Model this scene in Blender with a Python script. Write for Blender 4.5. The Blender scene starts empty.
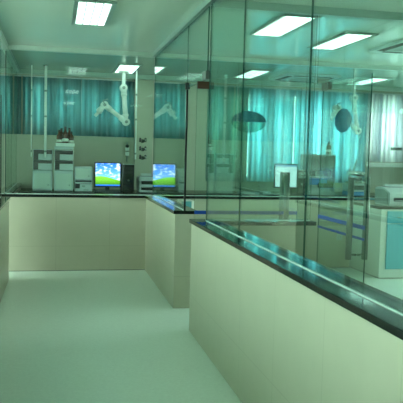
import bpy, bmesh, math, random
from mathutils import Vector, Matrix
random.seed(7)
S = bpy.context.scene
C = S.collection
PI = math.pi

# ------------------------------------------------------------------ materials
MATS = {}
def mat(name, col=(.8, .8, .8), rough=.5, metal=0., spec=.5, emit=None, es=0., noise=None, bump=0., nscale=30., coat=0., trans=0.):
    if name in MATS: return MATS[name]
    m = bpy.data.materials.new(name); m.use_nodes = True
    nt = m.node_tree; b = nt.nodes['Principled BSDF']
    b.inputs['Base Color'].default_value = (*col, 1)
    b.inputs['Roughness'].default_value = rough
    b.inputs['Metallic'].default_value = metal
    b.inputs['Specular IOR Level'].default_value = spec
    b.inputs['Coat Weight'].default_value = coat
    b.inputs['Transmission Weight'].default_value = trans
    if emit: b.inputs['Emission Color'].default_value = (*emit, 1); b.inputs['Emission Strength'].default_value = es
    tc = nt.nodes.new('ShaderNodeTexCoord')
    n = nt.nodes.new('ShaderNodeTexNoise'); n.inputs['Scale'].default_value = nscale
    n.inputs['Detail'].default_value = 4
    nt.links.new(tc.outputs['Object'], n.inputs['Vector'])
    k = noise if noise is not None else .04
    mx = nt.nodes.new('ShaderNodeMix'); mx.data_type = 'RGBA'
    mx.inputs[6].default_value = (*[c * (1 - k) for c in col], 1)
    mx.inputs[7].default_value = (*[min(1, c * (1 + k)) for c in col], 1)
    nt.links.new(n.outputs['Fac'], mx.inputs[0]); nt.links.new(mx.outputs[2], b.inputs['Base Color'])
    if bump:
        bp = nt.nodes.new('ShaderNodeBump'); bp.inputs['Strength'].default_value = bump; bp.inputs['Distance'].default_value = .01
        nt.links.new(n.outputs['Fac'], bp.inputs['Height']); nt.links.new(bp.outputs['Normal'], b.inputs['Normal'])
    MATS[name] = m
    return m

def tile_mat(name, col, joint, w, h, zoff, rough, axis):
    m = mat(name, col, rough, noise=.05, nscale=6)
    nt = m.node_tree; b = nt.nodes['Principled BSDF']
    mixc = [l.from_node for l in b.inputs['Base Color'].links][0]
    tc = nt.nodes.new('ShaderNodeTexCoord')
    g = nt.nodes.new('ShaderNodeNewGeometry'); s = nt.nodes.new('ShaderNodeSeparateXYZ'); nt.links.new(g.outputs['Position'], s.inputs[0])
    c = nt.nodes.new('ShaderNodeCombineXYZ')
    nt.links.new(s.outputs[axis], c.inputs[0])
    ad = nt.nodes.new('ShaderNodeMath'); ad.operation = 'ADD'; ad.inputs[1].default_value = zoff; nt.links.new(s.outputs[2], ad.inputs[0]); nt.links.new(ad.outputs[0], c.inputs[1])
    br = nt.nodes.new('ShaderNodeTexBrick'); br.offset = 0; br.inputs['Scale'].default_value = 1
    br.inputs['Brick Width'].default_value = w; br.inputs['Row Height'].default_value = h; br.inputs['Mortar Size'].default_value = .003
    nt.links.new(c.outputs[0], br.inputs['Vector'])
    mx = nt.nodes.new('ShaderNodeMix'); mx.data_type = 'RGBA'; mx.inputs[7].default_value = (*joint, 1)
    nt.links.new(br.outputs['Fac'], mx.inputs[0]); nt.links.new(mixc.outputs[2], mx.inputs[6]); nt.links.new(mx.outputs[2], b.inputs['Base Color'])
    return m

def glass_mat(name, tint, ior=1.5, scale=1.):
    m = bpy.data.materials.new(name); m.use_nodes = True; nt = m.node_tree
    for n in list(nt.nodes): nt.nodes.remove(n)
    out = nt.nodes.new('ShaderNodeOutputMaterial'); tr = nt.nodes.new('ShaderNodeBsdfTransparent'); gl = nt.nodes.new('ShaderNodeBsdfGlossy')
    tr.inputs['Color'].default_value = (*tint, 1); gl.inputs['Roughness'].default_value = 0.0; gl.inputs['Color'].default_value = (.93, 1, .97, 1)
    fr = nt.nodes.new('ShaderNodeFresnel'); ge = nt.nodes.new('ShaderNodeNewGeometry')
    mr = nt.nodes.new('ShaderNodeMapRange'); mr.inputs['To Min'].default_value = ior; mr.inputs['To Max'].default_value = 1 / ior
    nt.links.new(ge.outputs['Backfacing'], mr.inputs['Value']); nt.links.new(mr.outputs['Result'], fr.inputs['IOR'])
    mx = nt.nodes.new('ShaderNodeMixShader')
    nt.links.new(fr.outputs[0], mx.inputs[0]); nt.links.new(tr.outputs[0], mx.inputs[1]); nt.links.new(gl.outputs[0], mx.inputs[2])
    nt.links.new(mx.outputs[0], out.inputs[0])
    return m

def curtain_mat(name, col, tcol, mixv=.6):
    m = bpy.data.materials.new(name); m.use_nodes = True; nt = m.node_tree
    for n in list(nt.nodes): nt.nodes.remove(n)
    out = nt.nodes.new('ShaderNodeOutputMaterial'); d = nt.nodes.new('ShaderNodeBsdfDiffuse'); t = nt.nodes.new('ShaderNodeBsdfTranslucent'); mx = nt.nodes.new('ShaderNodeMixShader')
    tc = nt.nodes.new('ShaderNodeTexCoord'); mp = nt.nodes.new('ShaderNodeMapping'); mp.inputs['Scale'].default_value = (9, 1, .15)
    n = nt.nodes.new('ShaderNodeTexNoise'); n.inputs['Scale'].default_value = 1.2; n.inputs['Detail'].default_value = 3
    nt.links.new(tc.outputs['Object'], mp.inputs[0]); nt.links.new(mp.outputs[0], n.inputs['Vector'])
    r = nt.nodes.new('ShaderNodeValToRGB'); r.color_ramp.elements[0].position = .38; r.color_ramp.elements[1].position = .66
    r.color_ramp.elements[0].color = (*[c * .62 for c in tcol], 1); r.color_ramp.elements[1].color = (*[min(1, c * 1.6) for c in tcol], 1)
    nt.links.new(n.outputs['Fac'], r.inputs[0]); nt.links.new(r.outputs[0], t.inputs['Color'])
    d.inputs['Color'].default_value = (*col, 1); mx.inputs[0].default_value = mixv
    nt.links.new(d.outputs[0], mx.inputs[1]); nt.links.new(t.outputs[0], mx.inputs[2]); nt.links.new(mx.outputs[0], out.inputs[0])
    return m

BEIGE = (.50, .47, .37)
M_wallx = tile_mat('beige_tile_across', BEIGE, (.43, .40, .31), .70, .65, .32, .3, 0)
M_wally = tile_mat('beige_tile_along', BEIGE, (.43, .40, .31), .70, .65, .32, .3, 1)
M_room = mat('painted_wall', (.45, .45, .35), .6, noise=.03, nscale=3)
M_ceil = mat('ceiling_panel', (.60, .67, .59), .10, spec=.22, noise=.03, nscale=2)
M_beam = mat('beam_paint', (.38, .47, .41), .35, noise=.03)
M_beamd = mat('dark_beam_paint', (.24, .33, .29), .35, noise=.03)
M_floor = mat('speckled_vinyl', (.72, .80, .74), .33, noise=.11, nscale=55)
M_stone = mat('black_granite', (.010, .014, .013), .06, spec=.4, noise=.6, nscale=120)
M_glass = glass_mat('green_glass', (.905, .977, .96))
M_door = glass_mat('door_glass', (.93, .985, .97))
M_clear = glass_mat('window_glass', (.95, .99, .98))
M_edge = mat('glass_edge', (.012, .08, .06), .15, noise=.1)
M_white = mat('white_enamel', (.86, .88, .84), .3)
M_offw = mat('offwhite_plastic', (.52, .58, .59), .4)
M_grey = mat('grey_plastic', (.30, .36, .33), .4)
M_dark = mat('charcoal_plastic', (.035, .03, .035), .35)
M_black = mat('black_plastic', (.008, .009, .01), .3)
M_chrome = mat('brushed_steel', (.55, .58, .56), .22, metal=1)
M_steeld = mat('satin_steel', (.16, .19, .17), .4, metal=.4)
M_bronze = mat('bronze_clamp', (.10, .045, .03), .35, metal=.4)
M_chan = mat('pale_channel', (.60, .72, .68), .3)
M_blue = mat('blue_film', (.0, .05, .36), .4)
M_navy = mat('dark_blue_film', (.012, .07, .15), .35)
M_tealdoor = mat('teal_laminate', (.11, .40, .48), .35, noise=.06)
M_cab = mat('pale_laminate', (.58, .64, .58), .4)
M_bench = mat('black_bench_top', (.012, .014, .014), .2)
M_brown = mat('amber_glass', (.09, .018, .006), .12, spec=.7)
M_mod = mat('grey_enamel', (.30, .37, .37), .4)
M_mark = mat('faint_mark', (.05, .20, .28), .4)
M_void = mat('vent_void', (.002, .002, .002), .9, spec=.1)
M_label = mat('paper_label', (.75, .75, .68), .7)
M_blueplastic = mat('blue_plastic', (.02, .22, .62), .35)
M_frame = mat('light_frame', (.22, .30, .26), .4)
M_alu = mat('window_aluminium', (.55, .6, .58), .35, metal=.5)
M_seam = mat('skirting_seam', (.16, .2, .17), .6)
M_film = glass_mat('pale_film', (.55, .72, .66))

# louvred light diffuser, gives off light
M_diff = bpy.data.materials.new('light_diffuser'); M_diff.use_nodes = True
nt = M_diff.node_tree
for n in list(nt.nodes): nt.nodes.remove(n)
out = nt.nodes.new('ShaderNodeOutputMaterial'); em = nt.nodes.new('ShaderNodeEmission')
tc = nt.nodes.new('ShaderNodeTexCoord'); br = nt.nodes.new('ShaderNodeTexBrick'); br.offset = 0
br.inputs['Scale'].default_value = 1; br.inputs['Brick Width'].default_value = .075; br.inputs['Row Height'].default_value = .085; br.inputs['Mortar Size'].default_value = .006
br.inputs['Color1'].default_value = (.72, 1, .86, 1); br.inputs['Color2'].default_value = (.68, .97, .84, 1); br.inputs['Mortar'].default_value = (.05, .10, .085, 1)
nt.links.new(tc.outputs['Object'], br.inputs['Vector']); nt.links.new(br.outputs['Color'], em.inputs['Color']); em.inputs['Strength'].default_value = 3.0
nt.links.new(em.outputs[0], out.inputs[0])

# ------------------------------------------------------------------ mesh helpers
class MB:
    def __init__(s): s.bm = bmesh.new(); s.mats = []
    def _m(s, m):
        if m not in s.mats: s.mats.append(m)
        return s.mats.index(m)
    def _fin(s, faces, m, smooth=False):
        i = s._m(m)
        for f in faces: f.material_index = i; f.smooth = smooth
    def box(s, x0, x1, y0, y1, z0, z1, m, bev=0., rot=None):
        r = bmesh.ops.create_cube(s.bm, size=1.)
        vs = r['verts']
        for v in vs: v.co = Vector(((x0 + x1) / 2 + v.co.x * (x1 - x0), (y0 + y1) / 2 + v.co.y * (y1 - y0), (z0 + z1) / 2 + v.co.z * (z1 - z0)))
        fs = list({f for v in vs for f in v.link_faces})
        if bev:
            es = list({e for v in vs for e in v.link_edges})
            b = bmesh.ops.bevel(s.bm, geom=es, offset=bev, segments=2, affect='EDGES', profile=.5)
            vs = list(set(b['verts']) | {v for v in vs if v.is_valid})
            fs = list({f for v in vs for f in v.link_faces})
        if rot:
            c = Vector(((x0 + x1) / 2, (y0 + y1) / 2, z0)); R = Matrix.Rotation(rot[0], 3, rot[1])
            for v in vs: v.co = c + R @ (v.co - c)
        s._fin(fs, m); return fs
    def cyl(s, p0, p1, r0, m, r1=None, seg=20, smooth=True):
        p0 = Vector(p0); p1 = Vector(p1); d = p1 - p0; r1 = r0 if r1 is None else r1
        r = bmesh.ops.create_cone(s.bm, cap_ends=True, segments=seg, radius1=r0, radius2=r1, depth=d.length)
        q = d.to_track_quat('Z', 'Y').to_matrix(); mid = (p0 + p1) / 2
        for v in r['verts']: v.co = mid + q @ v.co
        fs = list({f for v in r['verts'] for f in v.link_faces}); s._fin(fs, m)
        if smooth:
            for f in fs:
                if len(f.verts) == 4: f.smooth = True
        return fs
    def ball(s, c, r, m, sc=(1, 1, 1), seg=18):
        q = bmesh.ops.create_uvsphere(s.bm, u_segments=seg, v_segments=seg // 2 + 2, radius=r)
        for v in q['verts']: v.co = Vector(c) + Vector((v.co.x * sc[0], v.co.y * sc[1], v.co.z * sc[2]))
        s._fin(list({f for v in q['verts'] for f in v.link_faces}), m, True)
    def lathe(s, c, prof, m, seg=24):
        rings = []
        for (r, z) in prof:
            rings.append([s.bm.verts.new((c[0] + max(r, 1e-4) * math.cos(2 * PI * i / seg), c[1] + max(r, 1e-4) * math.sin(2 * PI * i / seg), c[2] + z)) for i in range(seg)])
        fs = []
        for a, b in zip(rings, rings[1:]):
            for i in range(seg): fs.append(s.bm.faces.new((a[i], a[(i + 1) % seg], b[(i + 1) % seg], b[i])))
        fs.append(s.bm.faces.new(rings[0][::-1])); fs.append(s.bm.faces.new(rings[-1]))
        s._fin(fs, m, True); fs[-1].smooth = fs[-2].smooth = False
    def tube(s, pts, r, m, seg=10):
        for a, b in zip(pts, pts[1:]): s.cyl(a, b, r, m, seg=seg)
        for p in pts[1:-1]: s.ball(p, r, m, seg=10)
    def prism(s, pts, axis, a, b, m):
        """outline pts in the two other axes, extruded along axis from a to b"""
        def P(u, v, w):
            return {'x': (w, u, v), 'y': (u, w, v), 'z': (u, v, w)}[axis]
        A = [s.bm.verts.new(P(u, v, a)) for u, v in pts]; B = [s.bm.verts.new(P(u, v, b)) for u, v in pts]
        fs = [s.bm.faces.new(A), s.bm.faces.new(B[::-1])]
        n = len(pts)
        for i in range(n): fs.append(s.bm.faces.new((A[i], B[i], B[(i + 1) % n], A[(i + 1) % n])))
        bmesh.ops.recalc_face_normals(s.bm, faces=fs)
        s._fin(fs, m); return fs
    def build(s, name, parent=None, kind=None, label=None, cat=None, group=None, origin=None):
        me = bpy.data.meshes.new(name)
        if parent is not None:
            o0 = world_loc(parent)
            off = o0; loc = Vector((0, 0, 0))
            if origin is not None: loc = Vector(origin) - o0; off = Vector(origin)
        else:
            vs = [v.co for v in s.bm.verts]
            lo = Vector([min(v[i] for v in vs) for i in range(3)]); hi = Vector([max(v[i] for v in vs) for i in range(3)])
            off = Vector(((lo.x + hi.x) / 2, (lo.y + hi.y) / 2, lo.z)) if origin is None else Vector(origin)
            loc = off
        for v in s.bm.verts: v.co -= off
        s.bm.to_mesh(me); s.bm.free()
        for m in s.mats: me.materials.append(m)
        o = bpy.data.objects.new(name, me); C.objects.link(o); o.location = loc
        if parent is not None: o.parent = parent
        tag(o, label, cat, group, kind)
        return o

def world_loc(o):
    v = Vector(o.location)
    while o.parent: o = o.parent; v += o.location
    return v
def tag(o, label=None, cat=None, group=None, kind=None):
    if label: o['label'] = label
    if cat: o['category'] = cat
    if group: o['group'] = group
    if kind: o['kind'] = kind
def thing(name, loc, label=None, cat=None, group=None, kind=None):
    o = bpy.data.objects.new(name, None); C.objects.link(o); o.location = loc; o.empty_display_size = .1
    tag(o, label, cat, group, kind); return o
def copy_tree(o, loc=None, parent=None, label=None):
    c = o.copy(); C.objects.link(c)
    if parent is not None: c.parent = parent
    for ch in [x for x in bpy.data.objects if x.parent == o]: copy_tree(ch, None, c)
    if loc is not None: c.location = loc
    if label: c['label'] = label
    return c
def one_box(name, dims, m, bev=0., **k):
    b = MB(); b.box(*dims, m, bev); return b.build(name, **k)

# ------------------------------------------------------------------ camera
f_px, H = 674.15, 1.6
r = Vector((0.97754389, -0.20927182, 0.02476377)); u = Vector((-0.00915006, 0.07525108, 0.99712264)); fw = Vector((0.21053317, 0.97495773, -0.07164639))
cam = bpy.data.cameras.new('camera'); co = bpy.data.objects.new('camera', cam); C.objects.link(co)
M = Matrix.Identity(4)
for i in range(3): M[i][0] = r[i]; M[i][1] = u[i]; M[i][2] = -fw[i]
M[2][3] = H
co.matrix_world = M
cam.sensor_width = 36; cam.lens = 36 * f_px / 403; cam.clip_start = .05; cam.clip_end = 100
S.camera = co
def W(px, py, Y):
    """world point at depth Y seen at an image position (used to take sizes off the photograph)"""
    d = fw + r * ((px - 201.5) / f_px) - u * ((py - 201.5) / f_px)
    t = Y / d.y
    return Vector((d.x * t, Y, H + d.z * t))

# ------------------------------------------------------------------ shell
X0, X1, Y0, Y1, ZC = -3.6, 7.4, -2.6, 12.0, 2.925
one_box('floor', (X0, X1, Y0, Y1, -.1, 0), M_floor, kind='structure')
one_box('ceiling', (X0, X1, Y0, Y1, ZC, ZC + .1), M_ceil, kind='structure')
SIDE_FILL = [(-1.6, .9), (1.3, 3.8), (4.2, 6.7), (7.1, 8.9)]  # window openings added out of view to let in fill daylight
def side_wall(name, xa, xb, wins):
    b = MB(); y = Y0
    for (a, c) in wins:
        b.box(xa, xb, y, a, 0, ZC, M_room); b.box(xa, xb, a, c, 0, 1.0, M_room); b.box(xa, xb, a, c, 2.75, ZC, M_room); y = c
    b.box(xa, xb, y, Y1, 0, ZC, M_room)
    return b.build(name, kind='structure')
side_wall('wall_left', X0 - .15, X0, SIDE_FILL); side_wall('wall_right', X1, X1 + .15, SIDE_FILL[2:])
one_box('wall_behind', (X0, X1, Y0 - .15, Y0, 0, ZC), M_room, kind='structure')
# far wall with high window openings
ops = [(X0 + .3, -.75, 1.86, 2.80), (-.55, 1.30, 1.86, 2.80), (1.68, 2.24, 1.86, 2.80), (2.66, 5.7, 1.12, 2.76), (5.80, 7.2, 1.55, 2.76)]
b = MB(); x = X0
for (a, c, z0, z1) in ops:
    b.box(x, a, Y1, Y1 + .2, 0, ZC, M_room)
    b.box(a, c, Y1, Y1 + .2, 0, z0, M_room); b.box(a, c, Y1, Y1 + .2, z1, ZC, M_room); x = c
b.box(x, X1, Y1, Y1 + .2, 0, ZC, M_room)
b.build('wall_far', kind='structure')
for i, (a, c, z0, z1) in enumerate(ops):
    w = MB()
    for (p, q, s, t) in ((a, a + .05, z0, z1), (c - .05, c, z0, z1), (a + .05, c - .05, z0, z0 + .05), (a + .05, c - .05, z1 - .05, z1), ) + tuple((xm - .035, xm + .035, z0 + .05, z1 - .05) for xm in (.41, 3.42, 4.30) if a < xm < c):
        w.box(p, q, Y1 + .08, Y1 + .13, s, t, M_alu)
    wo = w.build('window_%d' % (i + 1), kind='structure')
    g = MB(); g.box(a + .05, c - .05, Y1 + .10, Y1 + .106, z0 + .05, z1 - .05, M_clear); g.build('window_pane', parent=wo)
for j, (xa, sg) in enumerate(((X0 - .09, 1), (X1 + .06, -1))):  # unseen side windows, added only to bring in more daylight
    for i, (a, c) in enumerate(SIDE_FILL):
        if j == 1 and i < 2: continue
        w = MB()
        for (p, q, s_, t_) in ((a, a + .05, 1.0, 2.75), (c - .05, c, 1.0, 2.75), (a + .05, c - .05, 1.0, 1.05), (a + .05, c - .05, 2.70, 2.75)): w.box(xa, xa + .03, p, q, s_, t_, M_alu)
        wo = w.build('window_%d' % (41 + j * 4 + i), kind='structure')
        g = MB(); g.box(xa + .01, xa + .016, a + .05, c - .05, 1.05, 2.70, M_clear); g.build('window_pane', parent=wo)
# columns on the far wall
one_box('trim_1', (1.34, 1.66, Y1 - .16, Y1, 0, ZC), M_room, .004, kind='structure')
one_box('trim_2', (2.25, 2.62, Y1 - .16, Y1, 0, ZC), M_room, .004, kind='structure')
# beam under the ceiling along the far wall, pale sill ledge
one_box('trim_3', (X0, X1, Y1 - .26, Y1 - .165, ZC - .075, ZC), M_beam, .003, kind='structure')
one_box('trim_4', (5.80, X1, Y1 - .12, Y1, 1.42, 1.50), M_white, .004, kind='structure')

# low tiled walls (0.98 m) with polished black stone tops
GX = 1.28           # corridor glass line
HW = .975
one_box('wall_low_back', (X0, 4.16, 9.02, 9.22, 0, HW), M_wallx, kind='structure')
one_box('wall_low_middle', (1.183, 1.40, 6.737, 9.02, 0, HW), M_wally, kind='structure')
one_box('wall_low_right', (1.183, 1.40, Y0, 5.88, 0, HW), M_wally, kind='structure')
one_box('wall_low_cross', (1.40, 2.275, 5.69, 5.88, 0, HW), M_wallx, kind='structure')
one_box('wall_low_cross_right', (3.35, X1, 5.69, 5.88, 0, HW), M_wallx, kind='structure')
one_box('wall_low_left', (-.76, -.56, Y0, 8.45, 0, HW), M_wally, kind='structure')
one_box('wall_low_lab', (-.76, -.60, 9.22, Y1, 0, HW), M_wally, kind='structure')
ST = (HW, HW + .035)
def stone(n, x0, x1, y0, y1):
    one_box('trim_%d' % n, (x0, x1, y0, y1, *ST), M_stone, .004, kind='structure')
stone(5, X0, 4.16, 9.0, 9.25)
stone(6, 1.165, 1.42, 6.715, 9.0)
stone(7, 1.165, 1.42, Y0, 5.9)
stone(8, 1.42, 2.285, 5.67, 5.9)
stone(9, -.78, -.545, Y0, 8.47)
stone(10, 3.33, X1, 5.67, 5.9)
stone(11, -.78, -.585, 9.25, Y1)
# thin dark seam line at the foot of the walls
def skirt(n, x0, x1, y0, y1): one_box('baseboard_%s' % n, (x0, x1, y0, y1, 0, .008), M_seam, kind='structure')
skirt('back', X0, 4.16, 9.014, 9.02)
# ceiling beams
BZ = ZC - .058
one_box('trim_12', (GX - .04, GX + .04, Y0, 9.08, BZ, ZC), M_beamd, .002, kind='structure')
one_box('trim_13', (X0, X1, 9.08, 9.16, BZ, ZC), M_beam, .002, kind='structure')
one_box('trim_14', (GX + .04, X1, 5.75, 5.83, BZ - .01, ZC), M_beamd, .002, kind='structure')
one_box('trim_15', (-.70, -.62, Y0, 9.08, BZ, ZC), M_beam, .002, kind='structure')
one_box('trim_16', (-.70, -.62, 9.16, Y1 - .26, BZ, ZC), M_beam, .002, kind='structure')

# ------------------------------------------------------------------ glazing (window_<n>)
wn = [5]
ZT = ST[1]
def pane(ax, pos, a, c, z0, z1, channel=True, t=.010, parent=None, name=None, m=None):
    """ax 'x': pane in the plane x=pos spanning y a..c; ax 'y': plane y=pos spanning x a..c"""
    m = m or M_glass
    g = .0015
    b = MB(); d = (pos - t / 2, pos + t / 2, a + g, c - g, z0, z1) if ax == 'x' else (a + g, c - g, pos - t / 2, pos + t / 2, z0, z1)
    fs = b.box(*d, m)
    e = b._m(M_edge)
    for f in fs:
        n = f.normal if f.normal.length > 0 else (f.calc_center_median())
        f.normal_update(); n = f.normal
        if abs(n.x if ax == 'x' else n.y) < .5: f.material_index = e
    if parent is None:
        wn[0] += 1
        o = b.build(name or 'window_%d' % wn[0], kind='structure')
        if channel:
            b = MB(); w = .0055
            if ax == 'x': b.box(pos - w, pos + w, a, c, z0 - .0005, z0 + .005, M_chan)
            else: b.box(a, c, pos - w, pos + w, z0 - .0005, z0 + .005, M_chan)
            b.build('channel', parent=o)
    else: o = b.build(name, parent=parent)
    return o
# corridor line, right side
pane('x', GX, 4.632, 5.70, ZT, BZ)
pane('x', GX, 3.335, 4.632, ZT, BZ)
pane('x', GX, 2.05, 3.335, ZT, BZ)
pane('x', GX, .80, 2.05, ZT, BZ); pane('x', GX, -.5, .80, ZT, BZ); pane('x', GX, -1.7, -.5, ZT, BZ)
# middle stretch and the transom over the doorway
mid = pane('x', GX, 6.74, 9.08, ZT, BZ)
b = MB(); b.box(GX - .009, GX + .009, 6.728, 6.745, ZT, 2.235, M_black); b.build('edge_seal', parent=mid, label='black seal on the glass edge')
tr1 = pane('x', GX, 5.80, 6.74, 2.245, BZ, channel=False)
# back line
for a, c in ((X0 + .05, -1.9), (-1.9, -.67), (-.65, .395), (.395, GX - .012), (GX + .012, 2.45), (2.45, 3.45), (3.45, 4.16)):
    pane('y', 9.12, a, c, ZT, BZ)
pane('y', 9.12, 4.16, 5.6, 2.245, BZ, channel=False)
# cross line
pane('y', 5.79, GX + .012, 2.27, ZT, BZ)
tr2 = pane('y', 5.79, 2.29, 3.35, 2.245, BZ, channel=False)
pane('y', 5.79, 3.35, 4.6, ZT, BZ)
# left line
for a, c in ((7.3, 8.45), (6.1, 7.3), (4.9, 6.1), (3.7, 4.9), (2.5, 3.7), (1.3, 2.5)):
    lp = pane('x', -.66, a, c, ZT, BZ)
    if a == 7.3:
        b = MB(); b.box(-.668, -.6665, 7.303, 8.447, 1.045, 1.085, M_blue); b.build('stripe', parent=lp, label='blue film stripe')
        b = MB(); b.box(-.67, -.65, 8.448, 8.462, ZT, 2.235, M_black); b.build('edge_seal', parent=lp, label='black seal on the glass edge')
pane('x', -.66, 9.25, 10.5, ZT, BZ); pane('x', -.66, 10.5, Y1 - .26, ZT, BZ)

# ------------------------------------------------------------------ glass doors
LOWER = {1: M_film, 2: M_navy}
def oval(b, ax, pos, c0, cz, rx, rz, top, m):
    n = 24; pts = []
    for i in range(n + 1):
        a = PI * i / n if top else -PI * i / n
        pts.append((c0 + rx * math.cos(a), cz + rz * math.sin(a)))
    b.prism(pts, ax, pos - .0006, pos + .0006, m)
def glass_door(n, ax, pos, a, c, hinge, hnd, sign):
    """leaf in plane ax=pos spanning a..c"""
    B = lambda p0, p1, q0, q1, z0, z1: ((p0, p1, q0, q1, z0, z1) if ax == 'x' else (q0, q1, p0, p1, z0, z1))
    root = thing('door_%d' % n, (pos, (a + c) / 2, 0) if ax == 'x' else ((a + c) / 2, pos, 0), kind='structure')
    pane(ax, pos, a, c, .012, 2.225, parent=root, name='door_pane', m=M_door)
    # blue film stripes on the near face
    s = -1
    b = MB(); b.box(*B(pos - .008, pos - .0065, a + .004, c - .004, 1.046, 1.078), M_blue); b.build('stripe', parent=root, label='upper blue film stripe')
    b = MB(); b.box(*B(pos - .008, pos - .0065, a + .004, c - .004, .962, .982), M_blue); b.build('stripe', parent=root, label='lower thinner blue film stripe')
    sg = MB(); oval(sg, ax, pos - .0075, sign, 1.895, .165, .098, True, M_navy); so = sg.build('oval_sign', parent=root, label='dark blue upper half of the oval sign')
    sg = MB(); oval(sg, ax, pos - .0075, sign, 1.895, .165, .098, False, LOWER[n]); sg.build('oval_sign', parent=root, label='pale translucent lower half of the oval sign' if n == 1 else 'lower half of the oval sign')
    mk = MB()
    for i, (w_, h_) in enumerate(((.022, .022), (.020, .024), (.024, .020), (.020, .024))):
        c_ = sign - .055 + i * .037
        for (du, dz, hu, hz) in ((0, 0, .002, h_ / 2), (0, .004, w_ / 2, .002), (0, -.006, w_ / 2.6, .002)):
            mk.box(*B(pos - .0088, pos - .0081, c_ + du - hu, c_ + du + hu, 1.925 + dz - hz, 1.925 + dz + hz), M_mark)
    mk.build('sign_lettering', parent=so, label='faint pale lettering on the dark half of the sign')
    for sd in (-1, 1):
        h = MB(); off = pos + sd * .068
        P = lambda p, q, z: (p, q, z) if ax == 'x' else (q, p, z)
        h.cyl(P(off, hnd, .80), P(off, hnd, 1.44), .024, M_steeld, seg=24)
        h.cyl(P(off, hnd, 1.44), P(off, hnd, 1.446), .0205, M_chan, seg=24)
        for z in (.835, 1.405): h.cyl(P(pos + sd * .0065, hnd, z), P(off, hnd, z), .010, M_chrome, seg=14)
        h.build('door_handle', parent=root)
    lo = hinge
    d = 1 if abs(a - hinge) < abs(c - hinge) else -1
    e0, e1 = (hinge, hinge + d * .15) if d > 0 else (hinge + d * .15, hinge)
    k = MB(); k.box(*B(pos - .018, pos + .018, e0, e1, 2.175, 2.24), M_bronze, .003); k.build('hinge_patch', parent=root, label='bronze clamp at the top hinge corner')
    k = MB(); k.box(*B(pos - .018, pos + .018, e0, e1, .008, .06), M_steeld, .003); k.build('hinge_patch', parent=root)
    return root
glass_door(1, 'y', 5.975, 1.222, 2.212, 1.225, 2.08, 1.712)
glass_door(2, 'x', 2.30, 4.715, 5.665, 5.66, 4.86, 5.20)
# patch fittings that hold the transom over each doorway
b = MB(); b.box(GX - .02, GX + .02, 5.80, 5.95, 2.245, 2.32, M_steeld, .003); b.build('patch_fitting', parent=tr1)
b = MB(); b.box(GX - .02, GX + .02, 6.70, 6.76, 2.235, 2.30, M_black, .003); b.build('patch_fitting', parent=tr1, label='small black clamp over the glass edge')
b = MB(); b.box(2.29, 2.40, 5.775, 5.805, 2.25, 2.30, M_chrome, .003); b.build('patch_fitting', parent=tr2)

# ------------------------------------------------------------------ curtains
def curtain(name, x0, x1, z0, z1, y, m, label, group, pitch=.09, amp=.028, flat=False):
    b = MB(); n = int((x1 - x0) / (pitch / 8)); i = b._m(m); a = []; c = []
    ph = random.random() * 6
    for k in range(n + 1):
        xx = x0 + (x1 - x0) * k / n
        yy = y + amp * math.sin(2 * PI * (xx / pitch) + ph + 1.1 * math.sin(xx * 5.3)) * (.6 + .4 * math.sin(xx * 9.7 + 1))
        a.append(b.bm.verts.new((xx, yy, z0))); c.append(b.bm.verts.new((xx + .003 * math.sin(k), yy * 1. - .0, z1)))
    for k in range(n):
        f = b.bm.faces.new((a[k], a[k + 1], c[k + 1], c[k])); f.material_index = i; f.smooth = True
    o = b.build(name, label=label, cat='curtain', group=group)
    sm = o.modifiers.new('thickness', 'SOLIDIFY'); sm.thickness = .003
    rl = MB(); rl.cyl((x0, y, z1 + .012), (x1, y, z1 + .012), .011, M_alu, seg=12); rl.build('curtain_rail', parent=o)
    return o
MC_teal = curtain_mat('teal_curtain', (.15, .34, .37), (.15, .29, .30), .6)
MC_cyan_lit = curtain_mat('cyan_lit_curtain', (.42, .62, .70), (.31, .56, .62), .65)  # lighter than the teal one: stronger daylight on the right put into the colour
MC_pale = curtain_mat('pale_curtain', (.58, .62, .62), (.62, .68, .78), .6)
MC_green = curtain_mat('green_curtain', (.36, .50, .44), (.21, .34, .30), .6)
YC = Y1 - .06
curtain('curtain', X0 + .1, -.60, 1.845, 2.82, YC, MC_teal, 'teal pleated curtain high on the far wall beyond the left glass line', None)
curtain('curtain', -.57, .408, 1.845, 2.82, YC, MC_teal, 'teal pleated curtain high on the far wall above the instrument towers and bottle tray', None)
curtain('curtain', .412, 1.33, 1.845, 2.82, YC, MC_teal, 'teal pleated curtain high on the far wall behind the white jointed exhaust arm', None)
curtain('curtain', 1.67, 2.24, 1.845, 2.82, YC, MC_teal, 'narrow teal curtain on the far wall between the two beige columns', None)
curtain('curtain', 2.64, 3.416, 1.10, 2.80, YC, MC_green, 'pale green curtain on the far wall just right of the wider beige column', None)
curtain('curtain', 3.424, 4.296, 1.10, 2.80, YC, MC_cyan_lit, 'cyan curtain lightened for stronger daylight on the far wall behind the pale-screened monitor', None)
curtain('curtain', 4.304, 5.742, 1.10, 2.80, YC, MC_cyan_lit, 'cyan curtain lightened for stronger daylight on the far wall behind the glass-fronted instrument cabinet', None)
curtain('curtain', 5.758, 7.3, 1.52, 2.80, YC, MC_pale, 'whitish curtain over the pale sill at the right edge of the view', None)

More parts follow.
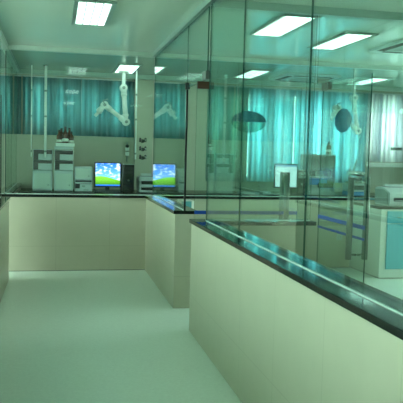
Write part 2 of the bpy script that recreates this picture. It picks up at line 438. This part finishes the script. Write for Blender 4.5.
# ------------------------------------------------------------------ ceiling lights
def make_light(loc, label):
    t = thing('ceiling_light', loc, label, 'ceiling light', 'recessed ceiling light panels')
    x, y, z = loc; w, l, fz = .150, .55, z - .022
    fb = MB(); fr = .04
    fb.box(x - w - fr, x - w, y - l - .02, y + l + .02, fz, z + .0, M_frame, .003); fb.box(x + w, x + w + fr, y - l - .02, y + l + .02, fz, z, M_frame, .003)
    fb.box(x - w, x + w, y - l - .02, y - l, fz, z, M_frame); fb.box(x - w, x + w, y + l, y + l + .02, fz, z, M_frame)
    fb.build('light_frame', parent=t)
    db = MB(); db.box(x - w, x + w, y - l, y + l, z - .014, z - .004, M_diff); db.build('diffuser', parent=t)
    return t
ZL = ZC - .0005
L0 = make_light((.325, 6.70, ZL), 'bright ceiling panel light over the near aisle at the top left')
for (x, y, lb) in [(1.085, 10.95, 'ceiling panel light in the far laboratory above the white jointed arm and left monitor'),
                   (2.255, 6.68, 'large ceiling panel light nearest the corridor glass, at the upper right'),
                   (3.17, 7.35, 'large ceiling panel light at the upper right beside the square air vent'),
                   (3.12, 10.78, 'small far ceiling panel light seen above the left oval door sign'),
                   (5.27, 11.0, 'ceiling panel light at far right, below the square air vent and above the pale curtains'),
                   (.325, 2.6, 'ceiling panel light over the aisle, overhead of the viewpoint'),
                   (.325, -1.2, 'ceiling panel light over the aisle, behind the viewpoint'),
                   (5.3, .6, 'ceiling panel light in the right-hand room, level with the viewpoint'),
                   (5.4, 7.35, 'ceiling panel light to the right of the square air vent'),
                   (-2.1, 6.7, 'ceiling panel light in the left-hand room near the far partition'),
                   (-2.1, 2.6, 'ceiling panel light in the left-hand room beside the viewpoint'),
                   (5.4, 3.2, 'ceiling panel light in the right-hand room near its outer wall')]:
    copy_tree(L0, (x, y, ZL), label=lb)

# ------------------------------------------------------------------ square air conditioning vents
def cassette(x, y, label):
    z = ZL; t = thing('ceiling_vent', (x, y, z), label, 'ceiling vent', 'square ceiling air vents'); h = .47
    b = MB(); b.box(x - h, x + h, y - h, y + h, z - .03, z, M_offw, .006); b.build('vent_panel', parent=t)
    for k in range(4):
        b = MB(); d = h - .09
        dd = {0: (x - d - .045, x - d + .045, y - d + .06, y + d - .06), 1: (x + d - .03, x + d + .03, y - d + .06, y + d - .06), 2: (x - d + .06, x + d - .06, y - d - .03, y - d + .03), 3: (x - d + .06, x + d - .06, y + d - .03, y + d + .03)}[k]
        b.box(*dd, z - .033, z - .029, M_void); b.build('slot', parent=t, label='dark air outlet slot')
    b = MB()
    b.box(x - .24, x + .24, y - .24, y + .24, z - .036, z - .030, M_offw, .002)
    for i in range(9): b.box(x - .22, x + .22, y - .21 + i * .05, y - .20 + i * .05, z - .040, z - .0362, M_grey)
    b.build('grille', parent=t)
    return t
cassette(4.22, 7.36, 'square white air vent with dark slots at the top right corner')
cassette(4.10, 10.95, 'far square air vent with a dark slot seen right of the small far light')

# ------------------------------------------------------------------ jointed exhaust arms
def arm(A, B_, D, E, F, label):
    """A ceiling point, B_ first joint, D elbow, E head joint, F nozzle tip"""
    A, B_, D, E, F = map(Vector, (A, B_, D, E, F))
    t = thing('exhaust_arm', A, label, 'exhaust arm', 'white jointed exhaust arms')
    b = MB(); b.cyl(A, A - Vector((0, 0, .04)), .09, M_white); b.cyl(A - Vector((0, 0, .03)), B_ + Vector((0, 0, .02)), .030, M_white); b.build('ceiling_mount', parent=t)
    def joint(p, q):
        b = MB(); d = Vector((0, .062, 0))
        b.cyl(p - d, p + d, .062, M_white, seg=24); b.cyl(p - d * 1.25, p - d, .026, M_grey, seg=16); b.cyl(p, p + (q - p).normalized() * .11, .048, M_white, seg=20)
        b.build('joint', parent=t)
    joint(B_, D); joint(D, E); joint(E, D)
    for p, q, r_ in ((B_, D, .040), (D, E, .036)):
        b = MB(); n = (q - p).normalized(); b.cyl(p + n * .06, q - n * .06, r_, M_white); b.cyl(p + n * .09, p + n * .13, r_ + .010, M_white); b.cyl(q - n * .13, q - n * .09, r_ + .010, M_white); b.build('tube', parent=t)
    b = MB(); n = (F - E).normalized()
    b.cyl(E + n * .05, E + n * (.6 * (F - E).length), .040, M_white, r1=.055); b.cyl(E + n * (.6 * (F - E).length), F - n * .07, .055, M_white, r1=.022); b.cyl(F - n * .08, F, .024, M_white, r1=.03)
    b.build('nozzle', parent=t)
    h = MB(); h.tube([E + Vector((0, -.07, 0)), E + Vector((-.03, -.08, .07)), E + Vector((.05, -.08, .09))], .009, M_grey); h.build('grip', parent=t)
YA = 11.2
def Q(px, py, Y=YA): return W(px, py, Y)
a0 = Q(123.5, 88); arm((a0.x, YA, ZC - .0), a0, Q(126, 122), Q(104.5, 105), Q(95, 116), 'white jointed exhaust arm hanging above the left monitor, bent into a V')
a0 = Q(353.5, 98); arm((a0.x, YA, ZC - .0), a0, Q(357, 131), Q(337, 108), Q(331, 120), 'white jointed exhaust arm hanging behind the oval sign of the right glass door')

# ------------------------------------------------------------------ laboratory bench along the far wall
BT = .93
bt = thing('laboratory_bench', (2.6, 11.35, 0), 'long black-topped laboratory bench under the far wall carrying the instruments and monitors', 'laboratory bench')
b = MB(); b.box(-.58, 6.9, 10.78, 11.82, BT - .03, BT, M_bench, .004); b.build('bench_top', parent=bt)
for i in range(8):
    x0 = -.55 + i * .93; x1 = x0 + .91
    b = MB(); b.box(x0, x1, 10.86, 11.80, .08, BT - .03, M_cab, .003); cb = b.build('cabinet', parent=bt)
    for k in (0, 1):
        d = MB(); xa = x0 + .02 + k * .44; d.box(xa, xa + .43, 10.842, 10.86, .10, .70, M_tealdoor, .003); dd = d.build('cabinet_door', parent=cb)
    d = MB(); d.box(x0 + .02, x1 - .02, 10.842, 10.86, .72, BT - .045, M_tealdoor, .003); d.build('drawer', parent=cb)
    d = MB(); d.box(x0 + .38, x0 + .53, 10.825, 10.842, .80, .812, M_chrome); d.build('handle', parent=cb)
b = MB(); b.box(-.52, 6.85, 10.92, 11.80, 0, .08, M_dark); b.build('plinth', parent=bt)

# instrument towers (HPLC stacks): pale modules with a dark F-shaped front
def tower(x0, x1, y0, mods, label, col=M_offw, depth=.42):
    zb = BT
    t = thing('instrument_tower', ((x0 + x1) / 2, y0 + depth / 2, zb), label, 'laboratory instrument', 'stacked analysis instruments')
    z = zb
    for k, (h, kind) in enumerate(mods):
        b = MB(); b.box(x0, x1, y0, y0 + depth, z + .004, z + h - .003, col, .008)
        for xx in (x0 + .03, x1 - .03):
            for yy in (y0 + .04, y0 + depth - .04): b.cyl((xx, yy, z), (xx, yy, z + .006), .012, M_dark, seg=10)
        mo = b.build('module', parent=t)
        w = x1 - x0; f = y0 - .004
        if kind == 'bar':
            d = MB(); d.box(x0 + .012, x1 - .01, f - .006, y0 + .004, z + h * .45, z + h - .012, M_dark, .003); d.build('dark_panel', parent=mo)
        if kind == 'S':
            d = MB(); d.box(x0 + .010, x0 + w * .28, f - .006, y0 + .004, z + .012, z + h - .003, M_dark, .002); d.box(x0 + w * .28 - .002, x1 - .008, f - .006, y0 + .004, z + .108, z + .155, M_dark, .002); d.build('dark_panel', parent=mo)
        if kind == 'T':
            d = MB(); d.box(x0 + .010, x0 + w * .28, f - .006, y0 + .004, z + .004, z + .161, M_dark, .002); d.box(x0 + w * .28 - .002, x1 - .008, f - .006, y0 + .004, z + .100, z + .161, M_dark, .002); d.build('dark_panel', parent=mo)
        if kind == 'F':
            d = MB(); d.box(x0 + .012, x1 - .01, f - .006, y0 + .004, z + h * .62, z + h - .008, M_dark, .003)
            d.box(x0 + .012, x0 + w * .30, f - .006, y0 + .004, z + .006, z + h * .62 + .002, M_dark, .002); d.build('dark_panel', parent=mo)
        if kind == 'L':
            d = MB(); d.box(x0 + .012, x0 + w * .30, f - .006, y0 + .004, z + h * .4, z + h - .004, M_dark, .003); d.build('dark_panel', parent=mo)
            d = MB(); d.box(x0 + w * .42, x0 + w * .6, f - .003, y0 + .004, z + h * .55, z + h * .8, M_grey, .001); d.build('display', parent=mo)
            d = MB(); d.box(x0 + w * .5, x0 + w * .8, f - .003, y0 + .004, z + h * .15, z + h * .28, M_grey); d.build('button_strip', parent=mo)
        if kind == 'plain':
            d = MB(); d.box(x0 + w * .08, x0 + w * .92, f - .002, y0 + .004, z + h * .12, z + h * .86, M_cab, .003); d.cyl((x1 - w * .2, f - .012, z + h * .3), (x1 - w * .2, y0, z + h * .3), .012, M_grey, seg=14); d.build('front_door', parent=mo)
        z += h
    return z
p0 = W(32.5, 192, 11.05); p1 = W(52, 192, 11.05)
tower(p0.x, p1.x, 11.05, [(.335, 'plain'), (.16, 'S'), (.177, 'T')], 'left one of the two tall pale instrument towers with a dark F-shaped front')
p2 = W(54, 192, 11.05); p3 = W(73, 192, 11.05)
ztop = tower(p2.x, p3.x, 11.05, [(.335, 'plain'), (.16, 'S'), (.177, 'T'), (.05, 'none')], 'tall pale instrument tower with brown bottles standing in a tray on top')
p4 = W(74.5, 192, 11.05); p5 = W(92, 192, 11.05)
tower(p4.x, p5.x, 11.05, [(.13, 'L'), (.06, 'bar'), (.21, 'plain')], 'low pale two-tier instrument between the tall towers and the left monitor')

# tray with brown bottles
def bottle(x, y, z, r_, h, label, group, parent=None):
    t = thing('reagent_bottle', (x, y, z), label, 'bottle', group)
    b = MB(); b.lathe((x, y, z), [(r_ * .9, 0), (r_, .01), (r_, h * .60), (r_ * .85, h * .68), (r_ * .38, h * .80), (r_ * .36, h * .88)], M_brown); b.build('bottle_body', parent=t)
    b = MB(); b.cyl((x, y, z + h * .87), (x, y, z + h), r_ * .44, M_dark, seg=18); b.build('cap', parent=t)
    b = MB(); b.lathe((x, y, z + h * .22), [(r_ * 1.012, 0), (r_ * 1.012, h * .16)], M_label); b.build('bottle_label', parent=t, label='pale paper label')
    return t
tx0, tx1 = p2.x + .02, p3.x + .02; yy = 11.12
tr = thing('bottle_tray', ((tx0 + tx1) / 2, yy + .13, ztop), 'pale open tray holding brown reagent bottles on the taller instrument tower', 'tray')
b = MB(); b.box(tx0, tx1, yy, yy + .26, ztop, ztop + .012, M_white)
b.build('tray_base', parent=tr)
b = MB()
for d in ((tx0, tx1, yy, yy + .008), (tx0, tx1, yy + .252, yy + .26), (tx0 - .0, tx0 + .006, yy + .008, yy + .252), (tx1 - .008, tx1, yy + .008, yy + .252)): b.box(*d, ztop + .012, ztop + .055, M_white)
b.build('tray_rim', parent=tr)
wv = tx1 - tx0
for (fx, fy, hh, lb) in [(.18, .07, .24, 'brown glass bottle at the front left of the tray on the instrument tower'), (.50, .07, .29, 'brown glass bottle with the tallest black cap, front middle of the tray'), (.82, .07, .22, 'brown glass bottle at the front right of the tray on the instrument tower'),
                         (.30, .19, .27, 'brown glass bottle at the back left of the tray on the instrument tower'), (.72, .19, .28, 'brown glass bottle at the back right of the tray on the instrument tower')]:
    bottle(tx0 + wv * fx, yy + fy, ztop + .0125, .043, hh * 1.05, lb, 'brown reagent bottles in the tray')

# screen pictures: blue sky, white clouds, green hill, blue bar
def screen_mat(name, w, h, plain=False):
    m = bpy.data.materials.new(name); m.use_nodes = True; nt = m.node_tree
    for n in list(nt.nodes): nt.nodes.remove(n)
    N = nt.nodes.new; Lk = nt.links.new
    out = N('ShaderNodeOutputMaterial'); em = N('ShaderNodeEmission'); tc = N('ShaderNodeTexCoord'); sp = N('ShaderNodeSeparateXYZ'); Lk(tc.outputs['Object'], sp.inputs[0])
    def mth(op, a, b_=None, c_=None):
        q = N('ShaderNodeMath'); q.operation = op
        for i, v in enumerate((a, b_, c_)):
            if v is None: continue
            if isinstance(v, (int, float)): q.inputs[i].default_value = v
            else: Lk(v, q.inputs[i])
        return q.outputs[0]
    def mixc(f, a, b_):
        q = N('ShaderNodeMix'); q.data_type = 'RGBA'; Lk(f, q.inputs[0])
        for i, v in ((6, a), (7, b_)):
            if isinstance(v, tuple): q.inputs[i].default_value = (*v, 1)
            else: Lk(v, q.inputs[i])
        return q.outputs[2]
    X = mth('DIVIDE', sp.outputs[0], w); Z = mth('DIVIDE', sp.outputs[2], h)     # X -.5...5, Z 0..1
    if plain:
        ln = N('ShaderNodeTexWave'); ln.bands_direction = 'Z'; ln.inputs['Scale'].default_value = 14; ln.inputs['Distortion'].default_value = 3; Lk(tc.outputs['Object'], ln.inputs['Vector'])
        col = mixc(mth('MULTIPLY', ln.outputs['Fac'], .35), (.62, .80, .80), (.30, .45, .50))
        top = mth('GREATER_THAN', Z, .92); col = mixc(top, col, (.12, .3, .5))
        Lk(col, em.inputs['Color']); em.inputs['Strength'].default_value = 1.2
    else:
        sky = mixc(Z, (.25, .70, 1.0), (.01, .16, .85))
        n = N('ShaderNodeTexNoise'); n.inputs['Scale'].default_value = 13; n.inputs['Detail'].default_value = 4
        mp = N('ShaderNodeMapping'); mp.inputs['Scale'].default_value = (1, 1, 1.8); mp.inputs['Location'].default_value = (3.1, 0, 1.2); Lk(tc.outputs['Object'], mp.inputs[0]); Lk(mp.outputs[0], n.inputs['Vector'])
        cl = N('ShaderNodeMapRange'); cl.inputs['From Min'].default_value = .50; cl.inputs['From Max'].default_value = .62; Lk(n.outputs['Fac'], cl.inputs['Value'])
        sky = mixc(cl.outputs[0], sky, (.85, .95, 1))
        hill = mth('ADD', .33, mth('MULTIPLY', .10, mth('SINE', mth('MULTIPLY_ADD', X, -3.2, .6))))
        gr = mixc(mth('DIVIDE', Z, .45), (.02, .14, .01), (.25, .70, .04))
        col = mixc(mth('LESS_THAN', Z, hill), sky, gr)
        col = mixc(mth('LESS_THAN', Z, .055), col, (.02, .15, .75))
        Lk(col, em.inputs['Color']); em.inputs['Strength'].default_value = 1.25
    Lk(em.outputs[0], out.inputs[0]); return m
def monitor(xc, yf, w, h, zb, label, plain=False, rot=0):
    """screen w x h, bottom edge at zb, front face y=yf"""
    t = thing('computer_monitor', (xc, yf + .05, BT), label, 'monitor', 'flat computer monitors')
    b = MB(); e = .017
    b.box(xc - w / 2 - e, xc + w / 2 + e, yf, yf + .04, zb - e - .006, zb + h + e, M_black, .005); b.box(xc - w * .3, xc + w * .3, yf + .04, yf + .065, zb + h * .2, zb + h * .8, M_black, .008); b.build('casing', parent=t)
    s = MB(); s.box(xc - w / 2, xc + w / 2, yf - .002, yf + .002, zb, zb + h, screen_mat('screen_picture_' + ('b' if plain else 'a'), w, h, plain)); s.build('screen', parent=t, origin=(xc, yf, zb))
    s = MB(); s.box(xc - .035, xc + .035, yf + .06, yf + .085, BT + .012, zb + h * .4, M_black, .004)
    s.lathe((xc, yf + .07, BT), [(.12, 0), (.12, .008), (.05, .016)], M_black); s.build('stand', parent=t)
    return t
q0 = W(94.3, 187, 11.1); q1 = W(121.3, 162.5, 11.1)
mw, mh = q1.x - q0.x - .034, q1.z - q0.z - .04
monitor((q0.x + q1.x) / 2, 11.1, mw, mh, q0.z + .022, 'black monitor showing a green hill and blue sky, beside the black computer tower')
q2 = W(274, 188, 10.95); q3 = W(298, 164, 10.95)
monitor((q2.x + q3.x) / 2, 10.95, q3.x - q2.x - .034, q3.z - q2.z - .04, q2.z + .022, 'monitor with a pale grey screen seen through the right glass partition', True)

# keyboards
def keyboard(xc, y, label):
    t = thing('keyboard', (xc, y, BT), label, 'keyboard', 'black keyboards')
    b = MB(); b.prism([(y - .075, BT), (y + .075, BT), (y + .075, BT + .028), (y - .075, BT + .014)], 'x', xc - .21, xc + .21, M_black); b.build('keyboard_base', parent=t)
    k = MB()
    for r_ in range(5):
        for c_ in range(14):
            x = xc - .19 + c_ * .0272; yk = y - .055 + r_ * .025; zk = BT + .014 + .014 * (yk - y + .075) / .15
            k.box(x, x + .022, yk, yk + .019, zk, zk + .007, M_dark)
    k.build('keys', parent=t)
keyboard((q0.x + q1.x) / 2 - .02, 10.92, 'black keyboard lying in front of the green hill monitor')

# computer towers
def pc(x0, x1, y, h, label, m=M_black, m2=M_dark):
    t = thing('computer_tower', ((x0 + x1) / 2, y + .2, BT), label, 'computer', 'desktop computers')
    b = MB(); b.box(x0, x1, y, y + .40, BT + .008, BT + h, m, .008)
    for xx in (x0 + .03, x1 - .03):
        for yk in (y + .04, y + .36): b.cyl((xx, yk, BT), (xx, yk, BT + .012), .014, M_dark, seg=10)
    b.build('case', parent=t)
    xc = (x0 + x1) / 2; w = x1 - x0
    b = MB(); b.box(x0 + w * .1, x1 - w * .1, y - .006, y + .002, BT + h * .80, BT + h * .90, m2, .002); b.build('disc_drive', parent=t)
    b = MB(); b.box(x0 + w * .1, x1 - w * .1, y - .006, y + .002, BT + h * .66, BT + h * .76, m2, .002); b.build('disc_drive', parent=t)
    b = MB(); b.cyl((xc, y - .009, BT + h * .42), (xc, y + .001, BT + h * .42), .018, M_chrome, seg=20); b.build('power_button', parent=t, label='round silver power button')
    b = MB()
    for i in range(6): b.box(x0 + w * .2, x1 - w * .2, y - .004, y + .002, BT + h * (.08 + i * .04), BT + h * (.095 + i * .04), M_dark)
    b.build('front_grille', parent=t)
    b = MB(); b.box(x0 + .004, x1 - .004, y - .002, y + .02, BT + h - .004, BT + h + .004, M_chan); b.build('top_trim', parent=t, label='pale trim along the top edge')
q4 = W(122.5, 190, 11.05); q5 = W(134.5, 164.5, 11.05)
pc(q4.x, q5.x, 11.05, q5.z - BT, 'black computer tower with silver button, right of the green hill monitor')
q6 = W(297, 190, 10.95); q7 = W(306, 165, 10.95)
pc(q6.x + .02, q7.x + .04, 11.0, .42, 'dark computer tower right of the pale-screened monitor', M_black, M_grey)

# printers
def printer(x0, x1, y0, y1, zb, h, label, slots=(0.35,), big=False):
    t = thing('printer', ((x0 + x1) / 2, (y0 + y1) / 2, zb), label, 'printer', None)
    w = x1 - x0
    b = MB()
    b.prism([(y0, zb), (y1, zb), (y1, zb + h * .92), (y1 - .05, zb + h), (y0 + (y1 - y0) * .45, zb + h), (y0 + .03, zb + h * .78), (y0, zb + h * .70)], 'x', x0 + .012, x1, M_offw)
    b.prism([(y0 + .03, zb + .01), (y1 - .01, zb + .01), (y1 - .01, zb + h * .88), (y0 + (y1 - y0) * .4, zb + h * .9), (y0 + .04, zb + h * .70)], 'x', x0, x0 + .014, M_grey)
    bo = b.build('printer_body', parent=t); bv = bo.modifiers.new('bevel', 'BEVEL'); bv.width = .012; bv.segments = 3
    for k, s in enumerate(slots):
        b = MB(); b.box(x0 + w * .14, x1 - w * .08, y0 - .004, y0 + .02, zb + h * s, zb + h * (s + .22), M_black, .002); b.build('paper_slot', parent=t, label='dark paper slot')
    b = MB(); b.box(x0 + w * .16, x1 - w * .12, y0 - .09, y0 + .002, zb + h * .28, zb + h * .31, M_grey, .002); b.build('output_tray', parent=t)
    b = MB(); b.box(x0 + w * .18, x1 - w * .14, y0 + (y1 - y0) * .45, y1 - .06, zb + h - .004, zb + h + .006, M_dark, .002); b.build('scanner_lid_recess', parent=t)
    b = MB(); b.box(x0 + w * .22, x1 - w * .18, y1 - .09, y1 - .075, zb + h - .002, zb + h + (.035 if big else .05), M_offw, .002, rot=(-.5, 'X')); b.build('paper_support', parent=t)
    b = MB(); b.box(x0 + w * .7, x0 + w * .9, y0 + .01, y0 + .06, zb + h * .78, zb + h * .80, M_grey, .001); b.build('control_panel', parent=t)
q8 = W(139, 190, 11.1); q9 = W(153, 177, 11.1)
printer(q8.x, q8.x + .30, 11.15, 11.5, BT, q9.z - BT, 'small pale printer at the foot of the beige column beside the computer tower', slots=(.12, .5))

# gas valves on the column and on the wall
def valve(x, y, z, label):
    t = thing('gas_valve', (x, y, z), label, 'gas valve', 'wall gas valves above the far bench')
    b = MB(); b.cyl((x, y, z), (x, y - .10, z), .016, M_chrome); b.cyl((x, y, z), (x, y - .012, z), .035, M_chrome); b.cyl((x - .045, y - .08, z), (x + .045, y - .08, z), .014, M_chrome); b.build('valve_body', parent=t)
    for s in (-1, 1):
        b = MB(); b.cyl((x + s * .045, y - .08, z - .018), (x + s * .045, y - .08, z + .03), .02, M_chrome if s > 0 else M_dark, seg=16); b.ball((x + s * .045, y - .08, z + .038), .02, M_dark); b.build('tap', parent=t)
    b = MB(); b.cyl((x, y - .10, z), (x, y - .125, z), .028, M_black, seg=20); b.build('dial', parent=t)
    return t
for k, (pyy, nm) in enumerate(((141, 'topmost gas valve of the three on the beige column'), (149.5, 'middle gas valve of the three on the beige column'), (158, 'lowest gas valve of the three on the beige column, nearest the printer'))):
    v = W(143, pyy, 11.74); valve(v.x, 11.84, v.z, nm)
v = W(127.5, 149, 11.9)
t = thing('gas_regulator', (v.x, Y1, v.z), 'pale gas regulator on the far wall above the black computer tower', 'gas regulator')
b = MB(); b.box(v.x - .03, v.x + .035, Y1 - .06, Y1, v.z - .03, v.z + .03, M_white, .006); b.build('regulator_body', parent=t)
b = MB(); b.box(v.x - .03, v.x + .035, Y1 - .06, Y1, v.z - .12, v.z - .055, M_white, .006); b.build('regulator_body', parent=t)
b = MB(); b.cyl((v.x, Y1 - .03, v.z - .22), (v.x, Y1 - .03, v.z + .12), .012, M_grey, seg=12); b.build('pipe', parent=t)
b = MB(); b.cyl((v.x, Y1 - .06, v.z + .05), (v.x, Y1 - .03, v.z + .05), .03, M_dark, seg=16); b.build('dial', parent=t)

# slim white ceiling-hung poles, made up to stand in for bright vertical streaks
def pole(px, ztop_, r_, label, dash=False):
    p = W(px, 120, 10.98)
    t = thing('streak_pole', (p.x, 10.98, ZC), label, 'streak pole', 'slim white poles for bright streaks')
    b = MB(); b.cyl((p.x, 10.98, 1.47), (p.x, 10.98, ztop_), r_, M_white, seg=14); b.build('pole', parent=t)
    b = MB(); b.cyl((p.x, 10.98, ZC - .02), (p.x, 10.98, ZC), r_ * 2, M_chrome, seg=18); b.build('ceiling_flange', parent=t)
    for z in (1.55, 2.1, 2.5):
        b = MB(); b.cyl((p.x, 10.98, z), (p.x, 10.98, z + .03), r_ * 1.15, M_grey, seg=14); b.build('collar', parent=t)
pole(136.0, ZC, .013, 'slim white pole standing in for a bright streak just left of the beige column')
pole(31.5, ZC, .008, 'thinner white pole standing in for a bright streak at the left edge of the left instrument tower')
pole(45.5, ZC, .020, 'thicker white pole standing in for a bright streak in front of the left instrument tower')

# ------------------------------------------------------------------ right-hand instruments on the bench
g0 = W(308, 190, 10.95); g1 = W(336, 156, 10.95)
t = thing('instrument_cabinet', ((g0.x + g1.x) / 2, 11.15, BT), 'pale glass-fronted instrument cabinet with a blue unit inside, behind the right glass door', 'laboratory instrument')
b = MB(); xx0, xx1, zt = g0.x, g1.x, g1.z
b.box(xx0, xx1, 10.95, 11.38, BT, BT + .05, M_mod, .004); b.box(xx0, xx1, 11.36, 11.38, BT + .05, zt, M_mod); b.box(xx0, xx0 + .02, 10.95, 11.36, BT + .05, zt, M_mod); b.box(xx1 - .02, xx1, 10.95, 11.36, BT + .05, zt, M_mod); b.box(xx0, xx1, 10.95, 11.38, zt, zt + .02, M_mod, .003)
b.box(xx0 + .02, xx1 - .02, 10.96, 11.36, BT + .30, BT + .315, M_mod); b.build('housing', parent=t)
b = MB(); b.box(xx0 + .05, xx1 - .12, 11.0, 11.3, BT + .17, BT + .28, M_blueplastic, .01); b.build('blue_unit', parent=t, label='bright blue plastic unit')
b = MB(); b.box(xx0 + .06, xx1 - .06, 10.99, 11.3, BT + .05, BT + .165, M_mod, .01); b.box(xx0 + .20, xx1 - .03, 10.955, 11.0, BT + .12, BT + .20, M_dark, .003); b.build('drawer_unit', parent=t)
b = MB(); b.box(xx0 + .14, xx1 - .06, 11.0, 11.3, BT + .316, BT + .42, M_black, .008); b.build('upper_unit', parent=t, label='dark unit on the upper shelf')
# brown bottle on top
bx = W(329.5, 156, 11.05); bottle(bx.x, 11.1, zt + .0205, .045, .23, 'single brown bottle standing on top of the glass-fronted instrument cabinet', None)
# dark box behind the monitor
d0 = W(306, 175, 11.0)
t = thing('power_unit', (d0.x - .03, 11.3, BT), 'dark box standing low beside the glass-fronted instrument cabinet', 'laboratory instrument')
# rotary evaporator
e0 = W(358, 170, 11.0); ex = e0.x
bt2 = thing('bath_unit', (ex, 11.1, BT), 'pale boxy unit with a dark front and blue base under the rotary evaporator', 'laboratory instrument')
w2 = .15
b = MB(); b.box(ex - w2, ex + w2, 10.98, 11.3, BT + .06, BT + .20, M_offw, .008); b.build('body', parent=bt2)
b = MB(); b.box(ex - w2, ex + w2, 10.96, 11.3, BT, BT + .06, M_blueplastic, .006); b.build('base', parent=bt2, label='blue base')
b = MB(); b.box(ex - w2 + .03, ex + w2 - .03, 10.972, 10.985, BT + .09, BT + .17, M_dark, .002); b.build('front_panel', parent=bt2, label='dark front panel')
zr = BT + .2005
t = thing('rotary_evaporator', (ex, 11.12, zr), 'rotary evaporator with chrome head and glass flask, behind the right door handles', 'laboratory instrument')
b = MB(); b.box(ex - .12, ex + .12, 11.02, 11.26, zr, zr + .03, M_grey, .005); b.cyl((ex - .06, 11.2, zr + .03), (ex - .06, 11.2, zr + .30), .016, M_chrome); b.build('stand', parent=t)
b = MB(); b.cyl((ex - .14, 11.14, zr + .19), (ex + .13, 11.12, zr + .17), .045, M_chrome); b.ball((ex + .13, 11.12, zr + .17), .048, M_chrome); b.build('rotary_head', parent=t)
b = MB(); b.ball((ex + .05, 11.08, zr + .085), .062, M_dark, (1.2, 1, .8)); b.cyl((ex + .06, 11.09, zr + .12), (ex + .08, 11.12, zr + .17), .018, M_dark); b.build('flask', parent=t)
b = MB(); b.cyl((ex - .02, 11.14, zr + .22), (ex + .04, 11.14, zr + .42), .022, M_grey, r1=.014); b.build('condenser', parent=t)
bpy.data.objects.remove(bpy.data.objects['power_unit'])
# low white trays and bench clutter between column and pale monitor
for (px, wd, hh, nm, lb) in [(249, .16, .035, 'paper_stack', 'flat stack of white paper left of the pale-screened monitor'), (266, .07, .05, 'storage_box', 'small pale box just left of the pale-screened monitor')]:
    p = W(px, 190, 10.9)
    one_box(nm, (p.x - wd, p.x + wd, 10.84, 11.08, BT, BT + hh), M_offw, .003, label=lb, cat='box' if nm == 'storage_box' else 'paper')

# ------------------------------------------------------------------ teal cabinet bench at the right
cx0, cy0, cy1 = 4.165, 8.11, 9.35
t = thing('cabinet_bench', (5.2, (cy0 + cy1) / 2, 0), 'pale cabinet bench with teal doors and black stone top at the right edge', 'cabinet')
b = MB(); b.box(cx0, 6.4, cy0, cy1, .012, .925, M_cab, .003); b.build('carcass', parent=t)
b = MB(); b.box(cx0 + .02, 6.38, cy0 + .04, cy1 - .02, 0, .012, M_black); b.build('plinth', parent=t)
b = MB(); b.box(cx0 - .045, 6.42, cy0 - .03, cy1 + .01, .925, .965, M_stone, .004); b.build('worktop', parent=t, label='polished black stone top')
for i in range(3):
    x0 = cx0 + .085 + i * .62
    b = MB(); b.box(x0, x0 + .58, cy0 - .018, cy0, .74, .90, M_tealdoor, .003); d = b.build('drawer', parent=t)
    h = MB(); h.tube([(x0 + .13, cy0 - .018, .82), (x0 + .13, cy0 - .045, .82), (x0 + .25, cy0 - .045, .82), (x0 + .25, cy0 - .018, .82)], .006, M_chrome); h.build('handle', parent=d)
    b = MB(); b.box(x0, x0 + .58, cy0 - .018, cy0, .13, .73, M_tealdoor, .003); d = b.build('cabinet_door', parent=t)
    h = MB(); h.tube([(x0 + .52, cy0 - .018, .55), (x0 + .52, cy0 - .045, .55), (x0 + .52, cy0 - .045, .67), (x0 + .52, cy0 - .018, .67)], .006, M_chrome); h.build('handle', parent=d)
printer(4.31, 4.82, 8.20, 8.62, .9655, .235, 'large pale printer with a dark paper slot on the teal cabinet bench', slots=(.24,), big=True)

# narrow teal-fronted cabinet against the back low wall, seen through the doorway
t = thing('storage_cabinet', (1.76, 8.82, 0), 'narrow white cabinet with a teal front seen through the corridor doorway', 'cabinet')
b = MB(); b.box(1.60, 1.775, 8.66, 8.98, 0, .97, M_white, .003); b.build('carcass', parent=t)
b = MB(); b.box(1.605, 1.735, 8.645, 8.66, .04, .965, M_tealdoor, .002); d = b.build('cabinet_door', parent=t)
b = MB(); b.box(1.71, 1.72, 8.63, 8.645, .5, .62, M_chrome); b.build('handle', parent=d)

# sockets on the back low wall
def socket(x, z, label):
    t = thing('wall_socket', (x, 9.019, z), label, 'wall socket', 'wall sockets')
    b = MB(); b.box(x - .045, x + .045, 9.008, 9.0195, z - .043, z + .043, M_offw, .004); b.build('socket_plate', parent=t)
    for s in (-1, 1):
        b = MB(); b.box(x + s * .014 - .003, x + s * .014 + .003, 9.0065, 9.0085, z - .01, z + .01, M_dark); b.build('socket_hole', parent=t)
socket(3.99, .443, 'pale wall socket on the beige tiled wall behind the right glass door')
socket(2.47, .80, 'small pale wall socket high on the beige tiled wall right of the doorway')

# small dark label plate on the whitish curtain wall
p = W(396, 149, 11.86)
one_box('hanging_tag', (p.x - .12, p.x + .12, 11.84, 11.85, p.z - .03, p.z + .03), M_grey, .002, label='small dark tag hanging on the whitish curtain at the right edge', cat='tag')

# ------------------------------------------------------------------ daylight outside the windows
w = bpy.data.worlds.new('sky'); S.world = w; w.use_nodes = True
bg = w.node_tree.nodes['Background']; bg.inputs['Color'].default_value = (.78, 1, .88, 1); bg.inputs['Strength'].default_value = 7.0

S.view_settings.view_transform = 'Standard'; S.view_settings.look = 'None'; S.view_settings.gamma = 1; S.view_settings.use_curve_mapping = False
S.view_settings.exposure = 0.8
S.cycles.max_bounces = 10; S.cycles.diffuse_bounces = 4; S.cycles.glossy_bounces = 6; S.cycles.transparent_max_bounces = 48
S.cycles.caustics_reflective = False; S.cycles.caustics_refractive = False
S.cycles.sample_clamp_indirect = 4
